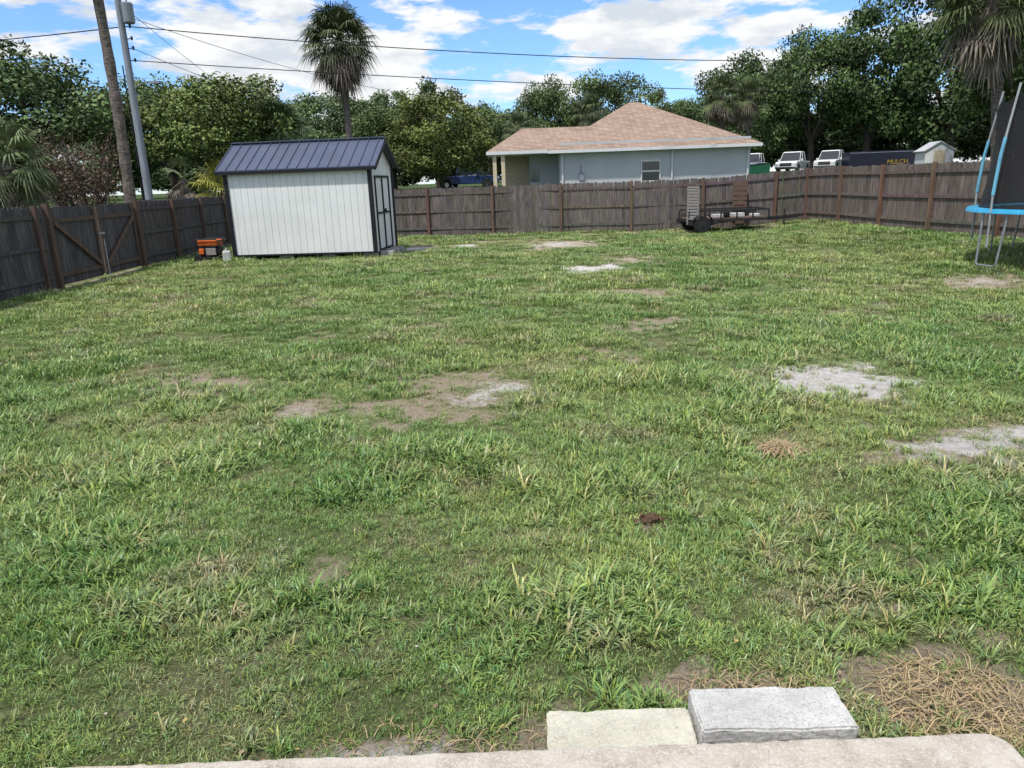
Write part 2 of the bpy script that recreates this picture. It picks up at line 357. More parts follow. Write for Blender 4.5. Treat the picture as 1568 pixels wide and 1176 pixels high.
def clump(name,c,rad,n,L,mtl,flat=.35,seed=0,wid=.006,ax=1.0,zo=0):
    q=np.random.default_rng(seed);V=[];Fc=[];C=[]
    for k in range(n):
        a=q.uniform(0,6.28);rr=rad*math.sqrt(q.random());x=c[0]+ax*rr*math.cos(a);y=c[1]+rr*math.sin(a);z=tz(x,y)+zo+q.uniform(0,.05)*(1-rr/rad)
        d=q.uniform(0,6.28);l=L*q.uniform(.4,1.1);e=q.uniform(-.1,flat*2);b0=len(V);w_=wid*q.uniform(.5,1.2)
        ux,uy=math.cos(d),math.sin(d);pts=[(x,y,z),(x+ux*l*.5,y+uy*l*.5,z+l*.5*math.sin(e)),(x+ux*l,y+uy*l,max(tz(x,y),z+l*.5*math.sin(e)-l*.2))]
        f=q.uniform(.6,1.3)
        for p in pts: V.append((p[0]-uy*w_,p[1]+ux*w_,p[2]));V.append((p[0]+uy*w_,p[1]-ux*w_,p[2]));C+=[[f]*3]*2
        Fc+=[(b0,b0+1,b0+3,b0+2),(b0+2,b0+3,b0+5,b0+4)]
    linkobj(bpy.data.objects.new(name,npmesh(name,np.array(V),np.array(Fc),[mtl],col=np.array(C))))
clump('dead_grass_clump',(1.68,2.4),.27,800,.12,M['straw'],seed=1,wid=.002,ax=1.1)
clump('dead_grass_clump.001',(1.97,5.12),.13,520,.12,M['straw'],seed=2,wid=.003,zo=.025)
clump('dead_grass_clump.002',(.92,2.52),.15,200,.1,M['straw'],seed=3,wid=.002,ax=2.2)
clump('dead_grass_clump.003',(-.2,2.28),.15,200,.08,M['straw'],seed=4,wid=.0016,ax=4)
mb=MB()
M['soil']=mat('dark_soil',(.11,.065,.04),1,bst=1,bsc=50)
for k in range(70):
    a=random.uniform(0,6.28);rr=random.gauss(0,.055);x=.79+rr*math.cos(a)*1.3;y=4.03+rr*math.sin(a);s_=random.uniform(.008,.022)
    R=Matrix.Rotation(random.uniform(0,3),3,Vector((random.random(),random.random(),1)).normalized());mb.box((x,y,tz(x,y)+.02+max(0,.03-abs(rr)*.4)),(s_*1.3,s_,s_),R=R)
mb.obj('soil_mound',[M['soil']],bevel=.003)
mb=MB()
M['litter']=mat('pale_leaf_litter',(.5,.45,.35),.8,tint=True)
for k in range(110):
    y=2.2+14*random.random()**1.8;x=random.uniform(-.7,.7)*y
    if x>9 or x<-9 : continue
    if y<2.45 and 0<x<1.25: continue
    s_=random.uniform(.005,.012)*(1+.05*y);R=Matrix.Rotation(random.uniform(-.6,.6),3,'X')@Matrix.Rotation(random.uniform(0,6),3,'Z')
    pts=[R@Vector(p)*s_ for p in((-1,0,0),(-.3,.6,.15),(.6,.5,.1),(1,0,0),(.4,-.6,.15),(-.5,-.5,0))]
    c_=random.choice([(1,1,1),(.8,.65,.3),(.5,.3,.2),(.45,.33,.25),(.5,.4,.3),(.6,.5,.4),(.4,.3,.2)])
    mb.add([p+Vector((x,y,tz(x,y)+.03)) for p in pts],[(0,1,2,3,4,5)],0,c_)
mb.obj('leaf_litter',[M['litter']])
# ------------------------------------------------------------------ slab, pavers
def roundpoly(x0,x1,y0,y1,rr):
    pts=[(x0,y0),(x1,y0)]
    for k in range(9):
        t=k/8*math.pi/2;pts.append((x1-rr+rr*math.cos(t),y1-rr+rr*math.sin(t)))
    k=x1-rr-.03
    while k>x0+.1: pts.append((k,y1+random.uniform(-.005,.004)));k-=.03
    pts.append((x0,y1));return pts
me=bpy.data.meshes.new('patio_slab');pl=roundpoly(-5,1.60,-3,2.065,.07);n=len(pl)
me.from_pydata([(x,y,-.05) for x,y in pl]+[(x,y,.16) for x,y in pl],[],[tuple(range(n-1,-1,-1)),tuple(range(n,2*n))]+[(k,(k+1)%n,(k+1)%n+n,k+n) for k in range(n)])
me.materials.append(M['slab']);o=linkobj(bpy.data.objects.new('patio_slab',me));bv=o.modifiers.new('b','BEVEL');bv.width=.012;bv.segments=3;bv.limit_method='ANGLE';bv.angle_limit=1.0
def block(name,c,d,rz,m_,seed):
    import bmesh
    from mathutils import noise as mn
    bm=bmesh.new();bmesh.ops.create_cube(bm,size=1)
    for v in bm.verts: v.co=Vector((v.co.x*d[0],v.co.y*d[1],v.co.z*d[2]))
    bmesh.ops.bevel(bm,geom=bm.edges[:],offset=.008,segments=2,affect='EDGES')
    bmesh.ops.subdivide_edges(bm,edges=[e for e in bm.edges if e.calc_length()>.05],cuts=22,use_grid_fill=True)
    for v in bm.verts: v.co+=mn.noise_vector(v.co*14+Vector((seed,0,0)))*.006+mn.noise_vector(v.co*60+Vector((seed,3,0)))*.003
    me=bpy.data.meshes.new(name);bm.to_mesh(me);bm.free();me.materials.append(m_);o=bpy.data.objects.new(name,me);o.location=c;o.rotation_euler=(0,0,rz);linkobj(o)
block('concrete_paver',(.345,2.205,.04),(.525,.265,.09),-.015,M['paver_w'],1)
block('concrete_paver.001',(.895,2.265,.055),(.545,.225,.14),-.03,M['paver_g'],7)
# ------------------------------------------------------------------ fences
def fence(name,poly,H,base,postcol,side,ends=2.44,posttop=.02):
    mb=MB()
    pts=[Vector(p) for p in poly];cum=[0]
    for a_,b_ in zip(pts,pts[1:]): cum.append(cum[-1]+(b_-a_).length)
    def P_(s):
        for k in range(len(pts)-1):
            if s<=cum[k+1] or k==len(pts)-2:
                d=(pts[k+1]-pts[k]).normalized();return pts[k]+d*(s-cum[k]),d
    s=0;T=cum[-1];pw=.14;k=0
    while s<T:
        p,d=P_(s+pw/2);z=tz(p.x,p.y)
        R=Matrix.Rotation(math.atan2(d.y,d.x)+random.gauss(0,.01),3,'Z');h=H+random.gauss(0,.012)
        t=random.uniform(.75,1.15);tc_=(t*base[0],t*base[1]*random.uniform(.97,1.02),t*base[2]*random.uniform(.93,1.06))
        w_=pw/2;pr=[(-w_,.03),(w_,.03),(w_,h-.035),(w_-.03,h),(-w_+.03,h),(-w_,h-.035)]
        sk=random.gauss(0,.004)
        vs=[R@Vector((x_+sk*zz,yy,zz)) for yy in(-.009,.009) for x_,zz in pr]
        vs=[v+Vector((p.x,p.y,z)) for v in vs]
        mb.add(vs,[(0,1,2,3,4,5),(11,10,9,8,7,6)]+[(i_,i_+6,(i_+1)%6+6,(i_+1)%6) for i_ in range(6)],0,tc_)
        s+=pw+random.uniform(.003,.01)
    s=0
    while s<T+.1:
        p,d=P_(min(s,T-.01));nrm=Vector((-d.y,d.x))*side
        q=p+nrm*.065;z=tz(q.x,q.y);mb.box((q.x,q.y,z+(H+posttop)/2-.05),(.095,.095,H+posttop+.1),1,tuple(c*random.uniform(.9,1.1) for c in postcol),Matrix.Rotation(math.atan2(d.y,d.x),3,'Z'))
        s2=min(s+ends,T)
        if s2-s>.3:
            a_,_=P_(s+.02);b_,_=P_(s2-.02)
            for hh in(.3,.95,H-.22):
                A=a_+nrm*.03;B=b_+nrm*.03
                mb.beam((A.x,A.y,tz(A.x,A.y)+hh),(B.x,B.y,tz(B.x,B.y)+hh),.038,.085,0,tuple(c*.95*random.uniform(.85,1.1) for c in base))
        s+=ends
    return mb.obj(name,[M['fence'],M['post']])
fence('wooden_fence',[(-10.65,31.6),(-7.5,31.05),(-4.5,30.2),(-1.9,29.45),(.8,28.8),(3.42,28.42),(6,28.12),(11.1,27.85)],1.83,(.86,.85,.86),(.8,.72,.68),-1,2.62)
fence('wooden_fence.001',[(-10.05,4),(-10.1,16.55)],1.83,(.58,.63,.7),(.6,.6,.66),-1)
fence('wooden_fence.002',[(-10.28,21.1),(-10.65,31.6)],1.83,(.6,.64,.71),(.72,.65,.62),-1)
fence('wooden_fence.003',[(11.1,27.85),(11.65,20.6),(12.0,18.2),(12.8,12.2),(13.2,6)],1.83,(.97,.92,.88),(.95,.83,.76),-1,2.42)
def gate():
    e=empty('fence_gate');mb=MB();a=Vector((-10.12,16.7));b_=Vector((-10.28,21.0));d=(b_-a).normalized();Lg=(b_-a).length;nr=Vector((d.y,-d.x))
    s=.05;R=Matrix.Rotation(math.atan2(d.y,d.x),3,'Z')
    while s<Lg-.1:
        p=a+d*(s+.07)
        if abs(s+.07-Lg/2)>.03:
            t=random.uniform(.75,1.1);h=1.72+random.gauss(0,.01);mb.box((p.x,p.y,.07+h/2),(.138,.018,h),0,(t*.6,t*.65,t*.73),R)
        s+=.146
    mb.obj('gate_pickets',[M['fence']],e);mb=MB()
    def Q(s,z,o=.035): p=a+d*s+nr*o;return (p.x,p.y,z)
    for s0,s1,f in((.08,Lg/2-.04,1),(Lg/2+.04,Lg-.08,0)):
        for z in(.3,1.5): mb.beam(Q(s0,z),Q(s1,z),.038,.09,0,.6)
        for s_ in(s0+.05,s1-.05): mb.beam(Q(s_,.12,.037),Q(s_,1.75,.037),.035,.09,0,.65)
        A,B=((s0+.1,1.45),(s1-.1,.35)) if f else ((s0+.1,.35),(s1-.1,1.45))
        mb.beam(Q(A[0],A[1],.075),Q(B[0],B[1],.075),.036,.09,0,(.75,.68,.64))
    for s_ in(-.02,Lg+.02): p=Q(s_,0,.06);mb.box((p[0],p[1],.93),(.12,.12,1.9),0,(.65,.6,.6),R)
    mb.obj('gate_frame',[M['post']],e);mb=MB();mb.beam(Q(Lg/2-.15,1.1,.1),Q(Lg/2+.15,1.1,.1),.02,.05);mb.tube([Q(Lg/2+.08,.03,.1),Q(Lg/2+.08,.95,.1)],.01)
    mb.obj('latch',[M['steel']],e)
gate()
# ------------------------------------------------------------------ shed
def shed():
    ang=-math.atan2(.42,4.3);e=empty('storage_shed',(-8.05,22.2,0),ang);W=4.25;D=2.45;H=2.5;b0=.12;ep=3.32
    mb=MB();mb.box((W/2,D/2,b0+H/2),(W-.05,D-.05,H),0)
    n=21;bw=W/n
    for k in range(n):mb.box((bw*(k+.5),.008,b0+H/2),(bw-.008,.03,H-.01),0)
    n2=13;bw=D/n2
    for k in range(n2):
        for X_ in(W-.008,.008): mb.box((X_,bw*(k+.5),b0+H/2),(.03,bw-.008,H-.01),0)
    for X_ in(.01,W-.03): mb.prism([(0.02,b0+H),(D-.02,b0+H),(D/2,ep-.06)],X_,X_+.02,0,axis='x')
    mb.obj('walls',[M['white']],e)
    mb=MB()
    for x_,y_ in((0,0),(W,0),(W,D),(0,D)): mb.box((x_,y_,b0+H/2),(.11,.11,H+.01))
    mb.box((W/2,-.02,b0+H-.04),(W-.12,.03,.09));mb.box((W/2,-.015,b0+.02),(W-.12,.03,.05))
    dx=W+.03;y0,y1,z1=.42,1.95,2.12
    for yy in(y0,(y0+y1)/2,y1): mb.box((dx,yy,b0+z1/2),(.03,.06,z1))
    mb.box((dx+.002,(y0+y1)/2,b0+z1+.02),(.03,y1-y0+.06,.06));mb.box((dx+.001,(y0+y1)/2,b0+1.1),(.03,y1-y0-.06,.05));mb.box((dx+.001,(y0+y1)/2,b0+.05),(.03,y1-y0-.06,.05))
    mb.box((dx+.03,(y0+y1)/2+.1,b0+1.15),(.05,.04,.12))
    mb.obj('black_trim',[M['black']],e)
    mb=MB();ov=.22;oe=.16;zr=ep;yc=D/2;sl=(ep-(b0+H))/(D/2)
    for sgn in(-1,1):
        y_e=yc+sgn*(D/2+oe);z_e=zr-sl*(D/2+oe);t=.035
        vs=[(-ov,yc,zr),(W+ov,yc,zr),(W+ov,y_e,z_e),(-ov,y_e,z_e)];vs+=[(x,y,z+t) for x,y,z in vs]
        mb.add(vs,[(0,1,2,3),(7,6,5,4),(0,4,5,1),(1,5,6,2),(2,6,7,3),(3,7,4,0)])
        k=-ov+.02
        while k<W+ov: mb.beam((k,yc,zr+t+.015),(k,y_e,z_e+t+.015),.022,.032);k+=.3
    mb.beam((-ov,yc,zr+.06),(W+ov,yc,zr+.06),.2,.03)
    mb.obj('metal_roof',[M['roofm']],e)
    mb=MB()
    for X_ in(-ov,W+ov):
        for sgn in(-1,1): y_e=yc+sgn*(D/2+oe);z_e=zr-sl*(D/2+oe);mb.beam((X_,yc,zr-.05),(X_,y_e,z_e-.05),.03,.11)
    mb.beam((-ov,yc-D/2-oe,zr-sl*(D/2+oe)-.04),(W+ov,yc-D/2-oe,zr-sl*(D/2+oe)-.04),.025,.09)
    mb.obj('roof_fascia',[M['black']],e)
    mb=MB()
    for x_ in(.2,1.5,2.8,W-.2):
        for y_ in(.2,D-.2): mb.box((x_,y_,.06),(.4,.2,.13))
    for k in range(3): mb.box((W+.25,.4+k*.6,.07),(.4,.2,.14),R=Matrix.Rotation(random.uniform(-.4,.4),3,'Z'))
    mb.obj('foundation_blocks',[M['pink']],e,bevel=.01)
shed()
def generator():
    e=empty('portable_generator',(-8.75,22.2,tz(-8.8,22.35)),-.1)
    mb=MB();w_,d_,h_=.72,.5,.6
    for y_ in(-d_/2,d_/2):
        mb.tube([(-w_/2,y_,.12),(-w_/2,y_,h_),(-w_/2+.05,y_,h_+.05),(w_/2-.05,y_,h_+.05),(w_/2,y_,h_),(w_/2,y_,.12),(-w_/2,y_,.12)],.018)
    for x_ in(-w_/2,w_/2):
        for z_ in(.12,h_): mb.tube([(x_,-d_/2,z_),(x_,d_/2,z_)],.018)
    mb.box((-.05,0,.28),(.4,.34,.26));mb.tube([(.15,0,.3),(.32,0,.3)],.13,14);mb.tube([(w_/2,-.2,.5),(w_/2+.25,-.2,.42)],.015);mb.tube([(w_/2,.2,.5),(w_/2+.25,.2,.42)],.015)
    mb.obj('frame_and_engine',[M['blacksteel']],e)
    mb=MB();mb.box((0,0,.55),(.6,.42,.17));mb.box((-.2,-.2,.3),(.16,.06,.18));mb.obj('fuel_tank',[M['orange']],e,bevel=.04)
    mb=MB();mb.box((.12,-.26,.3),(.3,.03,.2));mb.obj('control_panel',[M['grey_wood']],e,bevel=.01)
    mb=MB()
    for y_ in(-.3,.3): mb.tube([(-.28,y_-.035,.12),(-.28,y_+.035,.12)],.12,18)
    mb.obj('wheels',[M['rubber']],e,bevel=.01)
generator()
def jug():
    e=empty('plastic_jug',(-8.2,21.9,tz(-8.2,21.95)),.3);mb=MB()
    mb.box((0,0,.16),(.22,.28,.32));mb.obj('body',[M['jug']],e,bevel=.04);mb=MB();mb.tube([(0,-.08,.31),(0,-.08,.37)],.03);mb.tube([(0,-.02,.31),(0,.0,.39),(0,.1,.39),(0,.12,.31)],.015);mb.obj('neck_and_handle',[M['jug']],e)
jug()
# ------------------------------------------------------------------ trailer
def wheel(mb,x,y,z,R,w_,mi=0,mr=1):
    mb.tube([(x,y-w_/2,z),(x,y-w_/2+.02,z),(x,y+w_/2-.02,z),(x,y+w_/2,z)],[R*.88,R,R,R*.88],22,mi);mb.tube([(x,y-w_/2-.006,z),(x,y+w_/2+.006,z)],R*.5,16,mr);mb.tube([(x,y-w_/2-.03,z),(x,y+w_/2+.03,z)],R*.16,10,mr)
def trailer():
    e=empty('utility_trailer',(6.3,25.95,tz(8,26)),.0);Lt=2.75;Wt=1.45;zb=.42
    mb=MB()
    for y_ in(0,Wt): mb.beam((0,y_,zb),(Lt,y_,zb),.05,.08);mb.beam((0,y_,zb+.32),(Lt,y_,zb+.32),.05,.05)
    for x_ in(0,Lt): mb.beam((x_,.03,zb),(x_,Wt-.03,zb),.05,.08)
    mb.beam((Lt+.001,.03,zb+.32),(Lt+.001,Wt-.03,zb+.32),.045,.045)
    for k in range(6):
        for y_ in(0,Wt): mb.beam((k*Lt/5,y_,zb+.04),(k*Lt/5,y_,zb+.295),.045,.045)
    for k in range(1,6): mb.beam((k*Lt/6,.03,zb-.02),(k*Lt/6,Wt-.03,zb-.02),.04,.04)
    mb.beam((Lt,.1,zb-.02),(Lt+1.0,Wt/2,zb-.02),.06,.07);mb.beam((Lt,Wt-.1,zb-.02),(Lt+1.0,Wt/2,zb-.02),.06,.069);mb.tube([(Lt+.8,Wt/2,.05),(Lt+.8,Wt/2,.7)],.03);mb.beam((Lt+.9,Wt/2,zb-.018),(Lt+1.25,Wt/2,zb-.018),.06,.065)
    for y_ in(-.17,Wt+.17):
        pr=[]
        for k in range(9):
            t=math.pi*k/8;pr.append((.42-.38*math.cos(t),.28+.38*math.sin(t)))
        for k in range(8): mb.beam((pr[k][0],y_,pr[k][1]),(pr[k+1][0],y_,pr[k+1][1]),.24,.012)
    mb.tube([(.42,-.1,.29),(.42,Wt+.1,.29)],.03);mb.obj('frame',[M['blacksteel']],e)
    mb=MB()
    for y_ in(-.17,Wt+.17): wheel(mb,.42,y_,.29,.29,.18)
    mb.obj('wheels',[M['rubber'],M['blacksteel']],e)
    mb=MB()
    for k in range(9): mb.box((Lt/2,.08+k*.162,zb+.055),(Lt-.08,.15,.03))
    mb.obj('deck_boards',[M['brown_wood']],e)
    mb=MB()
    x0,y0,x1,y1=-.05,.05,.25,-.22
    for z_ in(.5,1.55): mb.beam((x0,y0,z_),(x1,y1,z_),.05,.05)
    for k in range(10): mb.beam((x0+.01,y0-.01,.57+k*.1),(x1-.01,y1+.01,.57+k*.1),.02,.07)
    for p in((x0,y0),(x1,y1)): mb.beam((p[0],p[1]-.01,.3),(p[0],p[1]-.01,1.57),.045,.045)
    mb.obj('ramp_gate',[M['grey_wood']],e)
    mb=MB();mb.box((1.05,.3,zb+.13),(.35,.3,.12));mb.box((1.75,.35,zb+.14),(.45,.35,.14));mb.box((2.35,.3,zb+.12),(.3,.3,.1));mb.obj('cargo_boxes',[M['jug']],e,bevel=.02)
    mb=MB();mb.box((1.35,.2,zb+.17),(.18,.2,.22));mb.box((2.05,.9,zb+.2),(.5,.3,.22));mb.obj('cargo_tools',[M['rubber']],e,bevel=.02)
trailer()
mb=MB()
for k in range(9): mb.box((8.55,27.72-.02*k*.8,.25+k*.17),(.5,.022,.14))
for x_ in(8.33,8.77): mb.beam((x_,27.62,.06),(x_,27.76,1.7),.04,.09)
for k in range(1,3): mb.beam((8.35,27.70,.3+k*.55),(8.75,27.70,.31+k*.55),.03,.09)
mb.obj('wooden_pallet',[M['brown_wood']])
# ------------------------------------------------------------------ trampoline
def netmat():
    m,nt,b=nm('black_safety_net');b.inputs['Base Color'].default_value=(.012,.012,.014,1);b.inputs['Roughness'].default_value=.9
    t=nt.nodes.new('ShaderNodeBsdfTransparent');ms=nt.nodes.new('ShaderNodeMixShader')
    tn=noise(nt,3,3);f=ramp(nt,tn,.3,.7,ca=(.72,.72,.72),cb=(.88,.88,.88));nt.links.new(f,ms.inputs[0])
    nt.links.new(t.outputs[0],ms.inputs[1]);nt.links.new(b.outputs[0],ms.inputs[2]);nt.links.new(ms.outputs[0],nt.nodes['Material Output'].inputs[0]);return m
def trampoline():
    cx,cy=10.72,13.9;e=empty('trampoline',(cx,cy,tz(cx,cy)-.02));R0=1.85;h=.98;N=48
    P2=lambda t,r_,z:(r_*math.cos(t),r_*math.sin(t),z)
    mb=MB();mb.tube([P2(2*math.pi*k/N,R0,h) for k in range(N+1)],.025,8)
    for q in range(4):
        t0=math.pi+.12+q*math.pi/2;dt=.16
        mb.tube([P2(t0-dt,R0,h),P2(t0-dt*.8,R0+.06,.05),P2(t0-dt*.6,R0+.07,.02),P2(t0+dt*.6,R0+.07,.02),P2(t0+dt*.8,R0+.06,.05),P2(t0+dt,R0,h)],.02,8)
    mb.obj('frame_and_legs',[M['steel']],e)
    mb=MB();vs=[];fs=[]
    for k in range(N):
        t=2*math.pi*k/N
        for r_,z_ in((R0-.28,h+.02),(R0-.26,h+.05),(R0+.04,h+.05),(R0+.07,h-.02)): vs.append(P2(t,r_,z_))
    for k in range(N):
        for j in range(3): a_=k*4+j;b_=((k+1)%N)*4+j;fs.append((a_,a_+1,b_+1,b_))
    mb.add(vs,fs);mb.obj('blue_safety_pad',[M['bluepad']],e,smoothsh=True)
    mb=MB();mb.add([P2(2*math.pi*k/N,R0-.26,h+.0) for k in range(N)],[tuple(range(N))]);mb.obj('jumping_mat',[M['rubber']],e)
    mb=MB();mb2=MB()
    for q in range(6):
        t=math.pi+.1+q*math.pi/3
        pts=[P2(t,R0+.04,.35),P2(t,R0+.05,h+.3),P2(t,R0+.0,h+1.0),P2(t,R0-.1,h+1.6),P2(t,R0-.2,h+2.2)]
        mb.tube(pts,.02,8)
        mb2.tube([pts[1],pts[2],Vector(pts[2]).lerp(Vector(pts[3]),.5)],.03,10)
    mb.obj('net_poles',[M['ppole']],e);mb2.obj('pole_foam_sleeves',[M['bluefoam']],e)
    mb=MB();vs=[];fs=[];NR=9
    for j in range(NR):
        z_=h+.05+j/(NR-1)*2.0
        for k in range(72):
            t=2*math.pi*k/72;ph=abs(math.sin((t-math.pi-.1)*3));f=j/(NR-1)
            r_=R0-.14-.1*f*f-.14*ph*math.sin(f*math.pi);zz=z_-(.22*ph*f)
            vs.append(P2(t,r_,zz))
    for j in range(NR-1):
        for k in range(72): k2=(k+1)%72;fs.append((j*72+k,j*72+k2,(j+1)*72+k2,(j+1)*72+k))
    mb.add(vs,fs);mb.obj('safety_net',[netmat()],e,smoothsh=True)
trampoline()
# ------------------------------------------------------------------ house
def house():
    e=empty('stucco_house',(0,45,0));g=1.15;ez=3.62
    mb=MB();mb.box((8.95,6.2,(g+ez-.15)/2),(11.3,11.2,ez-.15));mb.box((2.45,6.0,(g+ez-.15)/2),(1.7,6.5,ez-.15));mb.obj('walls',[M['stucco']],e)
    def hip(mb,x0,x1,y0,y1,zb,rx0,rx1,ry,zr):
        v=[(x0,y0,zb),(x1,y0,zb),(x1,y1,zb),(x0,y1,zb),(rx0,ry,zr),(rx1,ry,zr)]
        mb.add(v,[(0,1,5,4),(1,2,5),(2,3,4,5),(3,0,4),(3,2,1,0)])
    mb=MB();hip(mb,2.6,15.1,0,12.4,ez,8.3,8.9,6.2,6.65)
    hip(mb,-1.0,6.0,.35,7.0,ez+.06,1.2,6.0,3.7,5.12)
    mb.obj('shingle_roof',[M['shingle']],e)
    mb=MB()
    for a_,b_ in(((2.6,0),(15.1,0)),((15.1,0),(15.1,12.4)),((2.6,.0),(2.6,.4))): mb.beam((a_[0],a_[1],ez-.085),(b_[0],b_[1],ez-.085),.05,.17)
    for a_,b_ in(((-1.0,.35),(2.58,.35)),((-1.0,.35),(-1.0,7))): mb.beam((a_[0],a_[1],ez-.03),(b_[0],b_[1],ez-.03),.05,.18)
    mb.box((8.85,.3,ez-.16),(12.4,.6,.02));mb.box((.8,2.,ez-.14),(3.5,3.2,.02))
    for x_ in(3.45,9.95,14.45): mb.beam((x_,.52,g),(x_,.52,ez-.2),.08,.1)
    mb.beam((14.45,.52,ez-.25),(14.75,.03,ez-.1),.08,.08)
    mb.obj('fascia_and_downspouts',[M['trim']],e)
    mb=MB()
    for x_,y_ in((-.55,.6),(-.05,.6)): mb.box((x_,y_,(g+ez)/2),(.22,.22,ez-g-.15))
    mb.box((1.2,4.6,2.4),(2.5,.2,2.4));mb.obj('porch_columns',[M['cream']],e,bevel=.01)
    mb=MB();wx0,wx1,wz0,wz1=8.15,9.25,1.68,2.86;yy=.585
    for a_,b_ in(((wx0,wz0),(wx1,wz0)),((wx0,wz1),(wx1,wz1)),((wx0,(wz0+wz1)/2),(wx1,(wz0+wz1)/2))): mb.beam((a_[0]+.03,yy-.02,a_[1]),(b_[0]-.03,yy-.02,b_[1]),.06,.09)
    for x_ in(wx0,wx1): mb.beam((x_,yy-.02,wz0-.03),(x_,yy-.02,wz1+.03),.062,.09)
    mb.box(((wx0+wx1)/2,yy-.04,wz0-.06),(1.25,.12,.05));mb.obj('window_frame',[M['trim']],e)
    mb=MB();mb.box(((wx0+wx1)/2,yy+.002,(wz0+wz1)/2),(wx1-wx0,.02,wz1-wz0));mb.box((1.9,2.72,2.4),(.5,.06,1));mb.obj('window_glass',[M['glass']],e)
    mb=MB();mb.box((4.6,.53,2.1),(.28,.12,.45));mb.box((4.65,.53,1.62),(.32,.12,.3));mb.tube([(4.55,.53,2.3),(4.55,.53,2.75)],.02);mb.box((9.35+.4,.55,1.3),(.2,.1,.5));mb.obj('meter_boxes',[M['polem']],e,bevel=.01)
house()
# ------------------------------------------------------------------ vehicles
def pickup(name,loc,rz,paint):
    e=empty(name,loc,rz);W=1.9
    body=[(-2.7,.55),(-2.7,1.08),(-.75,1.1),(1.15,1.14),(2.45,1.05),(2.68,.9),(2.7,.5),(2.25,.42),(-2.3,.42)]
    mb=MB();mb.prism(body,-W/2,W/2)
    o=mb.obj('body',[paint],e,bevel=.06)
    mb=MB()
    def cab(x0,x1,x2,x3,z0,z1,w0,w1,mi,mb):
        vs=[(x0,-w0,z0),(x1,-w1,z1),(x2,-w1,z1),(x3,-w0,z0),(x0,w0,z0),(x1,w1,z1),(x2,w1,z1),(x3,w0,z0)]
        mb.add(vs,[(0,3,2,1),(4,5,6,7),(0,1,5,4),(1,2,6,5),(2,3,7,6),(0,4,7,3)],mi)
    cab(-1.0,-.75,.45,1.25,1.08,1.86,.9,.76,0,mb);mb.obj('greenhouse_glass',[M['glass']],e)
    mb=MB();cab(-.8,-.72,.4,.5,1.84,1.92,.79,.74,0,mb)
    for s_ in(-1,1):
        for a_,b_ in(((1.22,.9,1.1),(.45,.77,1.87)),((.1,.9,1.1),(.05,.77,1.87)),((-.95,.9,1.1),(-.75,.77,1.87))): mb.beam((a_[0],s_*a_[1],a_[2]),(b_[0],s_*b_[1],b_[2]),.04,.07)
        mb.box((.95,s_*1.03,1.2),(.12,.2,.16))
    mb.obj('roof_and_pillars',[paint],e,bevel=.01)
    mb=MB()
    for x_ in(-1.75,1.75):
        for s_ in(-1,1): wheel(mb,x_,s_*.84,.39,.39,.25)
    mb.obj('wheels',[M['rubber'],M['chrome']],e)
    mb=MB();mb.box((2.69,0,.82),(.04,1.05,.28))
    for s_ in(-1,1):mb.tube([(1.75,s_*.955,.42),(1.75,s_*.962,.42)],.46,18);mb.tube([(-1.75,s_*.955,.42),(-1.75,s_*.962,.42)],.46,18)
    mb.obj('grille_and_arches',[M['blacksteel']],e)
    mb=MB();mb.box((2.73,0,.55),(.1,1.85,.16));mb.box((2.715,0,.83),(.02,1.1,.04));mb.box((-2.74,0,.55),(.1,1.8,.15));mb.obj('bumpers',[M['chrome']],e,bevel=.02)
    mb=MB()
    for s_ in(-1,1): mb.box((2.66,s_*.74,.84),(.1,.32,.2))
    mb.obj('headlights',[M['lamp']],e,bevel=.02)
    return e
pickup('pickup_truck',(24.9,77,tz(24.9,77)+.02),math.radians(-122),M['carwhite']).scale=(1.05,1.05,1.1)
pickup('pickup_truck.001',(28.6,76,tz(28.6,76)+.02),math.radians(-124),M['carwhite']).scale=(1.05,1.05,1.1)
pickup('pickup_truck.002',(32.2,75.5,tz(32.2,75.5)+.02),math.radians(-126),M['carwhite']).scale=(1.05,1.05,1.1)
pickup('pickup_truck.003',(-3.1,68,tz(-3.1,68)+.02),math.radians(-12),M['carblue']).scale=(1.05,1.05,1.05)
def boxvan():
    e=empty('enclosed_cargo_trailer',(35.1,72,1.42),math.radians(-4));mb=MB();mb.prism([(-3,.45),(-3,1.95),(-2.85,2.05),(2.7,2.05),(3.0,1.6),(3.1,.9),(3.0,.45)],-1,1);mb.obj('body',[M['carblack']],e,bevel=.05)
    mb=MB()
    for x_ in(-.6,.35):
        for s_ in(-1,1): wheel(mb,x_,s_*.98,.36,.36,.2)
    mb.obj('wheels',[M['rubber'],M['chrome']],e)
    cu=bpy.data.curves.new('lettering','FONT');cu.body='MULCH';cu.size=.55;cu.extrude=.005;cu.align_x='CENTER';cu.materials.append(M['yellow']);o=bpy.data.objects.new('lettering',cu);o.location=(1.35,-1.02,.85);o.rotation_euler=(math.pi/2,0,0);linkobj(o,e)
    mb=MB();mb.beam((-2.95,-1.01,.6),(3.0,-1.01,.6),.02,.08);mb.beam((-2.95,-1.01,1.92),(2.75,-1.01,1.92),.02,.05);mb.obj('trim_strips',[M['polem']],e)
boxvan()
e=empty('dumpster',(23.3,71,1.4));mb=MB();mb.prism([(-1,.1),(-1.1,1.1),(1.1,1.3),(1,.1)],-.8,.8);mb.obj('bin',[M['greend']],e,bevel=.03)
mb=MB();mb.beam((-1.15,0,1.16),(1.15,0,1.36),1.65,.05);mb.obj('lid',[M['rubber']],e)
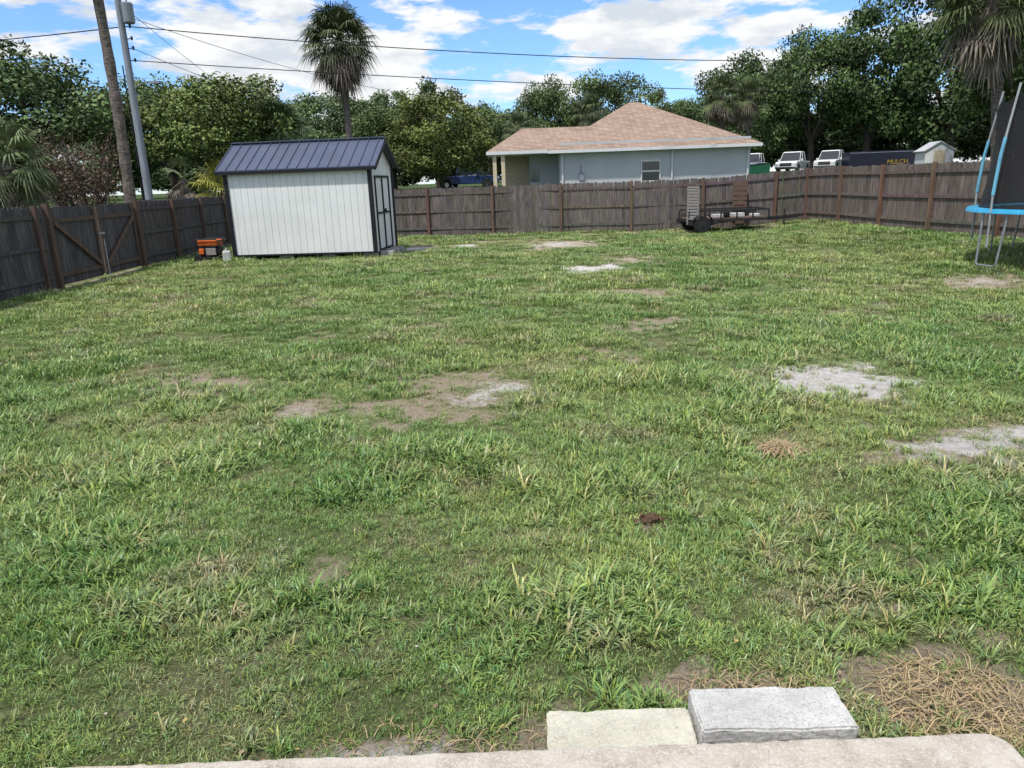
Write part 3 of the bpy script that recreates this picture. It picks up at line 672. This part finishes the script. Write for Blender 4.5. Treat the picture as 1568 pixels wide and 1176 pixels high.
def smallshed():
    e=empty('garden_shed',(33.6,60,1.35),-.2);mb=MB();mb.prism([(-1,0),(-1,1.75),(0,2.35),(1,1.75),(1,0)],-1.2,1.2);mb.obj('walls',[M['trim']],e)
    mb=MB()
    for s_ in(-1,1): mb.beam((0,0,2.4),(s_*1.15,0,1.7),2.6,.06,up=(0,0,1))
    mb.obj('roof',[M['stucco']],e);mb=MB();mb.box((0,-1.215,.9),(.8,.02,1.7));mb.obj('door',[M['cream']],e)
smallshed()
# ------------------------------------------------------------------ palms
def fan(mb,p0,az,el,L1,lf,nl,mi,q,col,droop=.35,w_=.05):
    d=Vector((math.cos(az)*math.cos(el),math.sin(az)*math.cos(el),math.sin(el)));s=Vector((-math.sin(az),math.cos(az),0));s=(s+Vector((0,0,q.uniform(-.3,.3)))).normalized()
    p0=Vector(p0);p1=p0+d*L1+Vector((0,0,-.12*L1))
    mb.tube([p0,(p0+p1)/2+Vector((0,0,.04*L1)),p1],[.025,.02,.015],4,mi,col,False)
    for k in range(nl):
        ph=math.radians(-115+230*k/(nl-1));dr=d*math.cos(ph)+s*math.sin(ph);l=lf*(.75+.25*math.cos(ph))*q.uniform(.8,1.1)
        sd_=(s*math.cos(ph)-d*math.sin(ph))
        m_=p1+dr*l*.55+Vector((0,0,-.08*l));t=p1+dr*l*.95+Vector((0,0,-droop*l*q.uniform(.6,1.5)))
        mb.add([p1,m_-sd_*w_,m_+sd_*w_,t],[(0,1,2),(1,3,2)],mi,col*q.uniform(.6,1.3))
def palm(name,base,top,R,seed,ng=38,nd=34,tr=.2,tint=(1,1,1,1),nl=26,elmin=-15):
    q=random.Random(seed);mb=MB();b=Vector(base);t=Vector(top);n=40;pts=[];rd=[]
    for k in range(n):
        f=k/(n-1);p=b.lerp(t,f);bow=math.sin(f*math.pi)*.15;pts.append(p+Vector((bow,0,0)));rd.append(tr*(1.15-.25*f)*(1+.08*q.uniform(-1,1)))
    mb.tube(pts,rd,12,0)
    for k in range(nd):
        el=math.radians(q.uniform(-85,-25));az=q.uniform(0,6.28);fan(mb,t+Vector((0,0,-q.uniform(0,.5)*R*.5)),az,el,R*q.uniform(.25,.5),R*q.uniform(.35,.5),nl-8,2,q,q.uniform(.45,1.1),.6,.018*R)
    for k in range(ng):
        f=k/ng;el=math.radians(elmin+(82-elmin)*f**.85+q.uniform(-8,8));az=k*2.4+q.uniform(-.3,.3);fan(mb,t+Vector((0,0,.1*f)),az,el,R*q.uniform(.36,.56),R*.5,nl,1,q,q.uniform(.55,1.25),.45,.014*R)
    o=mb.obj(name,[M['palmbark'],M['palmleaf'],M['deadfrond']]);o.color=tint;return o
palm('sabal_palm',(-15.75,32,0),(-15.75,32,12.6),2.3,1,tr=.2)
palm('sabal_palm.001',(-9.25,46,1.1),(-9.2,46,10.1),2.7,2,ng=76,nd=80,tr=.19,elmin=-35,tint=(.8,.8,.8,1))
palm('sabal_palm.002',(24.6,38,.6),(23.2,38,9.5),3.3,3,ng=54,nd=26,tr=.25,tint=(.95,.9,.75,1),elmin=-45)
palm('sabal_palm.003',(19.6,70,1.3),(19.6,70,8.7),2.4,4,nd=40,ng=34,tint=(.8,.8,.7,1),elmin=-50)
palm('sabal_palm.004',(22.6,72,1.3),(22.6,72,8.6),2.4,5,nd=40,ng=34,tint=(.8,.8,.7,1),elmin=-50)
palm('sabal_palm.005',(7.6,66,1.3),(7.5,66,7.3),2.3,6,nd=24,ng=40,tint=(.8,.8,.8,1),elmin=-50)
palm('sabal_palm.006',(1.4,70,1.3),(1.4,70,6.6),2.0,7,nd=20,ng=36,tint=(.9,.9,.9,1),elmin=-40)
palm('sabal_palm.007',(-18.6,29,0),(-18.7,29,3.3),2.3,8,nd=16,ng=44,tr=.25,tint=(1.0,1.0,.95,1),elmin=-45)
palm('sabal_palm.008',(-14.2,50,.9),(-14.2,50,5.8),2.5,9,nd=12,ng=44,tint=(.9,1,.9,1),elmin=-35)
palm('sabal_palm.009',(-12.4,34,.1),(-12.4,34,2.1),1.9,10,nd=4,ng=34,tint=(1.7,1.4,.6,1),elmin=-30)
palm('dead_banana_plant',(-14.2,34,0),(-14.2,34,2.6),1.6,12,nd=30,ng=3,tr=.12)
# ------------------------------------------------------------------ oaks
def crown(seed,h,rx,rz,zc,nc,lpc,ls,cr,trunk=True,cols=(.42,1.4)):
    q=np.random.default_rng(seed);mb=MB()
    C=[]
    while len(C)<nc:
        p=q.normal(0,1,3);p/=np.linalg.norm(p);rr=q.uniform(.35,1)**.6;p=p*rr
        if p[2]<-.75: continue
        C.append((p[0]*rx*q.uniform(.85,1.12),p[1]*rx*q.uniform(.85,1.12),zc+p[2]*rz*q.uniform(.85,1.12),q.uniform(*cols)))
    C=np.array(C)
    if trunk:
        mb.tube([(0,0,-.3),(.1,0,h*.12),(.0,.1,h*.28)],[.42,.33,.28],9)
        for k in range(9):
            c=C[k];mb.tube([(0,.1,h*.22),(c[0]*.4,c[1]*.4,h*.25+(c[2]-h*.25)*.45),(c[0]*.9,c[1]*.9,c[2])],[.2,.12,.04],6)
    N=nc*lpc;ci=np.repeat(np.arange(nc),lpc);u=q.normal(0,1,(N,3));u/=np.linalg.norm(u,axis=1)[:,None]
    rad=cr*q.uniform(.2,1.15,N)**.6*q.uniform(.6,1.35,nc)[ci];P0=C[ci,:3]+u*rad[:,None]*np.array([1,1,.7])
    nrm=u*.6+q.normal(0,.6,(N,3))+np.array([0,0,.35]);nrm/=np.linalg.norm(nrm,axis=1)[:,None]
    a=np.cross(nrm,q.normal(0,1,(N,3)));a/=np.linalg.norm(a,axis=1)[:,None];b=np.cross(nrm,a)
    sz=(ls*q.uniform(.5,1.3,N))[:,None]
    V=np.stack([P0-a*sz,P0-b*sz*.55,P0+a*sz,P0+b*sz*.55],1).reshape(-1,3)
    Fq=np.arange(4*N).reshape(N,4)
    br=C[ci,3]*q.uniform(.7,1.3,N)
    col=np.repeat(np.stack([br*q.uniform(.9,1.15,N),br,br*.95],1),4,0)
    nv=len(V);tv=np.array(mb.v) if mb.v else np.zeros((0,3));tf=[f for f in mb.f if len(f)==4]
    if len(tf): Fall=np.concatenate([Fq,np.array(tf)+nv]);mi=np.concatenate([np.zeros(N),np.ones(len(tf))]);V=np.concatenate([V,tv]);col=np.concatenate([col,np.ones((len(tv),3))])
    else: Fall=Fq;mi=np.zeros(N)
    return npmesh('oak_crown_%d'%seed,V,Fall,[M['leaf'],M['bark']],mi=mi,col=col)
var=[crown(20,10,4.6,3.6,6.1,75,330,.135,1.2),crown(21,10,4.8,3.9,5.8,85,300,.135,1.15),crown(22,10,4.2,4.2,5.6,72,330,.135,1.15),crown(23,10,5.2,3.3,6.5,80,310,.135,1.15),crown(24,10,4.5,4.6,5.0,90,290,.135,1.2)]
lowv=[crown(40,10,4.8,4.2,5.3,46,130,.27,1.5,False),crown(41,10,4.6,4.5,5.0,44,130,.27,1.5,False),crown(42,10,5,4.0,5.6,46,130,.27,1.5,False)]
cyp=crown(30,10,1.9,4.6,5.2,42,200,.14,.7)
def tree(name,me,x,y,top,rad,tint,base=5.4):  # tint is leaf tone, with haze painted in on the distant trees
    if isinstance(me,int): me=var[me]
    o=bpy.data.objects.new(name,me);g=tz(x,y);o.location=(x,y,g-.1);k=(top-g)/10.2;kr=rad/base
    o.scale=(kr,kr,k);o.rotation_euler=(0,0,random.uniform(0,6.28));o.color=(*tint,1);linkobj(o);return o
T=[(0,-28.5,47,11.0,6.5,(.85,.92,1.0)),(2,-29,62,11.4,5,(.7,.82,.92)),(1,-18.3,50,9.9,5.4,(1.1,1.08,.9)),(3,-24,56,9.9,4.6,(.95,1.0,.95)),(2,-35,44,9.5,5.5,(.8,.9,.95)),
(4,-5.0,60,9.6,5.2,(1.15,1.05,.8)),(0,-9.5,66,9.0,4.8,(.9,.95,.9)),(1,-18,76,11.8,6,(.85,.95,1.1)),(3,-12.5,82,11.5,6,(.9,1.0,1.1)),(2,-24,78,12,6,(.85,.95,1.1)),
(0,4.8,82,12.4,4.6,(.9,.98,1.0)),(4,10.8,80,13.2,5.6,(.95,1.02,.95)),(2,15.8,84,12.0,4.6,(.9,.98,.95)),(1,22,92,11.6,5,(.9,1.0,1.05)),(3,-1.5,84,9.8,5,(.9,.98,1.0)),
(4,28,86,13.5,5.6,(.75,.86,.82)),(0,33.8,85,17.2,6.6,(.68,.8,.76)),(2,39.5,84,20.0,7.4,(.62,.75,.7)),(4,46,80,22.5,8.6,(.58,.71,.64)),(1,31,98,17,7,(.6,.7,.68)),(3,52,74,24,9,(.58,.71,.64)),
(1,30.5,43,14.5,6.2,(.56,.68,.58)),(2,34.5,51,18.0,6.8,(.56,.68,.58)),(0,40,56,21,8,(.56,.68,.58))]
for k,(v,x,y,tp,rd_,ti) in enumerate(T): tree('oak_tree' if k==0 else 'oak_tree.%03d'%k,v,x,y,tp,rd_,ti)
tree('cypress_tree',cyp,-7.4,90,14.5,3.2,(.85,.95,1.1),2.4);tree('cypress_tree.001',cyp,-1.4,92,11.8,2.6,(.85,.95,1.1),2.4);tree('cypress_tree.002',cyp,-12.6,86,12.6,2.4,(.95,1,1.1),2.4)
dt=empty('distant_treeline')
for k in range(34):
    x=-105+k*6.6+random.uniform(-1.5,1.5);y=random.uniform(98,118);o=tree('treeline_crown_%02d'%k,lowv[k%3],x,y,random.uniform(9.5,12.6),random.uniform(6,7.5),(.8,.95,1.15));o.parent=dt  # bluish tint paints distance haze into the crowns
for k in range(32):
    x=-95+k*6.2;y=random.uniform(90,96);o=tree('underbrush_%02d'%k,lowv[k%3],x,y,5.6+random.uniform(-.6,1.4)+(2.5 if x>18 else 0),5.2,(.5,.58,.55));o.parent=dt
def twigs(name,x,y,H,R,n,seed):
    q=random.Random(seed);mb=MB()
    for k in range(26):
        a=q.uniform(0,6.28);b_=Vector((q.gauss(0,.2),q.gauss(0,.2),0));t_=Vector((R*q.uniform(.2,1)*math.cos(a),R*q.uniform(.2,1)*math.sin(a),H*q.uniform(.6,1)));mid=b_.lerp(t_,.5)+Vector((0,0,.3));mb.tube([b_,mid,t_],[.04,.025,.008],5,0,1,False)
        for j in range(n//26):
            f=q.uniform(.25,1);p=(b_.lerp(mid,f*2) if f<.5 else mid.lerp(t_,f*2-1))+Vector((q.gauss(0,.3),q.gauss(0,.3),q.gauss(0,.3)));s_=q.uniform(.04,.1);u=Vector((q.gauss(0,1),q.gauss(0,1),q.gauss(0,1))).normalized();w_=u.cross(Vector((q.random(),q.random(),1))).normalized()
            mb.add([p-u*s_,p-w_*s_*.5,p+u*s_,p+w_*s_*.5],[(0,1,2,3)],1,q.uniform(.5,1.4))
    return mb.obj(name,[M['bark'],M['shrub']],loc=(x,y,tz(x,y)))
twigs('reddish_shrub',-17.6,32.5,4.6,1.8,2600,1);twigs('reddish_shrub.001',-19.8,35,4.8,1.8,2600,5)
# ------------------------------------------------------------------ utility pole & wires
def upole():
    x,y=-16.75,36;e=empty('utility_pole',(x,y,0));mb=MB();mb.tube([(0,0,-.2),(.0,0,5),(.02,0,12.5)],[.19,.165,.13],14);mb.obj('pole',[M['polem']],e)
    mb=MB();mb.tube([(.42,-.1,9.3),(.42,-.1,9.35),(.42,-.1,10.1),(.42,-.1,10.15)],[.2,.24,.24,.2],16);mb.tube([(.42,-.1,10.15),(.42,-.1,10.35)],.04);mb.beam((.1,0,9.6),(.3,-.05,9.6),.06,.1);mb.obj('transformer',[M['polem']],e)
    mb=MB()
    for z_ in(7.8,8.3,8.7,9.2): mb.tube([(.1,0,z_),(.36,0,z_+.02)],.02);mb.tube([(.36,0,z_-.05),(.36,0,z_+.1)],.05,8)
    mb.tube([(-.2,-.1,3.2),(-.2,-.1,7.6)],.03);mb.obj('insulators',[M['wire']],e)
    mb=MB();mb.tube([(0,0,6.6),(.7,-.1,6.9),(1.0,-.1,6.88)],.025);mb.box((1.15,-.1,6.85),(.45,.2,.1));mb.obj('lamp_arm',[M['polem']],e)
upole()
def wire(name,a,b_,sag,rad=.018):
    a=Vector(a);b_=Vector(b_);pts=[]
    for k in range(25):
        f=k/24;pts.append(a.lerp(b_,f)+Vector((0,0,-4*sag*f*(1-f))))
    mb=MB();mb.tube(pts,rad,5);mb.obj(name,[M['wire']])
wire('power_line',(-16.4,36,9.2),(42,53,9.2),1.15,.022);wire('power_line.001',(-16.4,36,7.8),(44,53,6.3),.6,.02)
wire('power_line.002',(-16.8,36,9.2),(-60,44,11),.8,.024);wire('power_line.003',(-16.4,36,9.6),(-3,60,8.0),.6,.012);wire('power_line.004',(-16.4,36,9.9),(-26,95,10),.8,.012)
wire('power_line.005',(-16.4,36,8.3),(-9,70,6.0),.5,.012)
print('tufts',len(P))
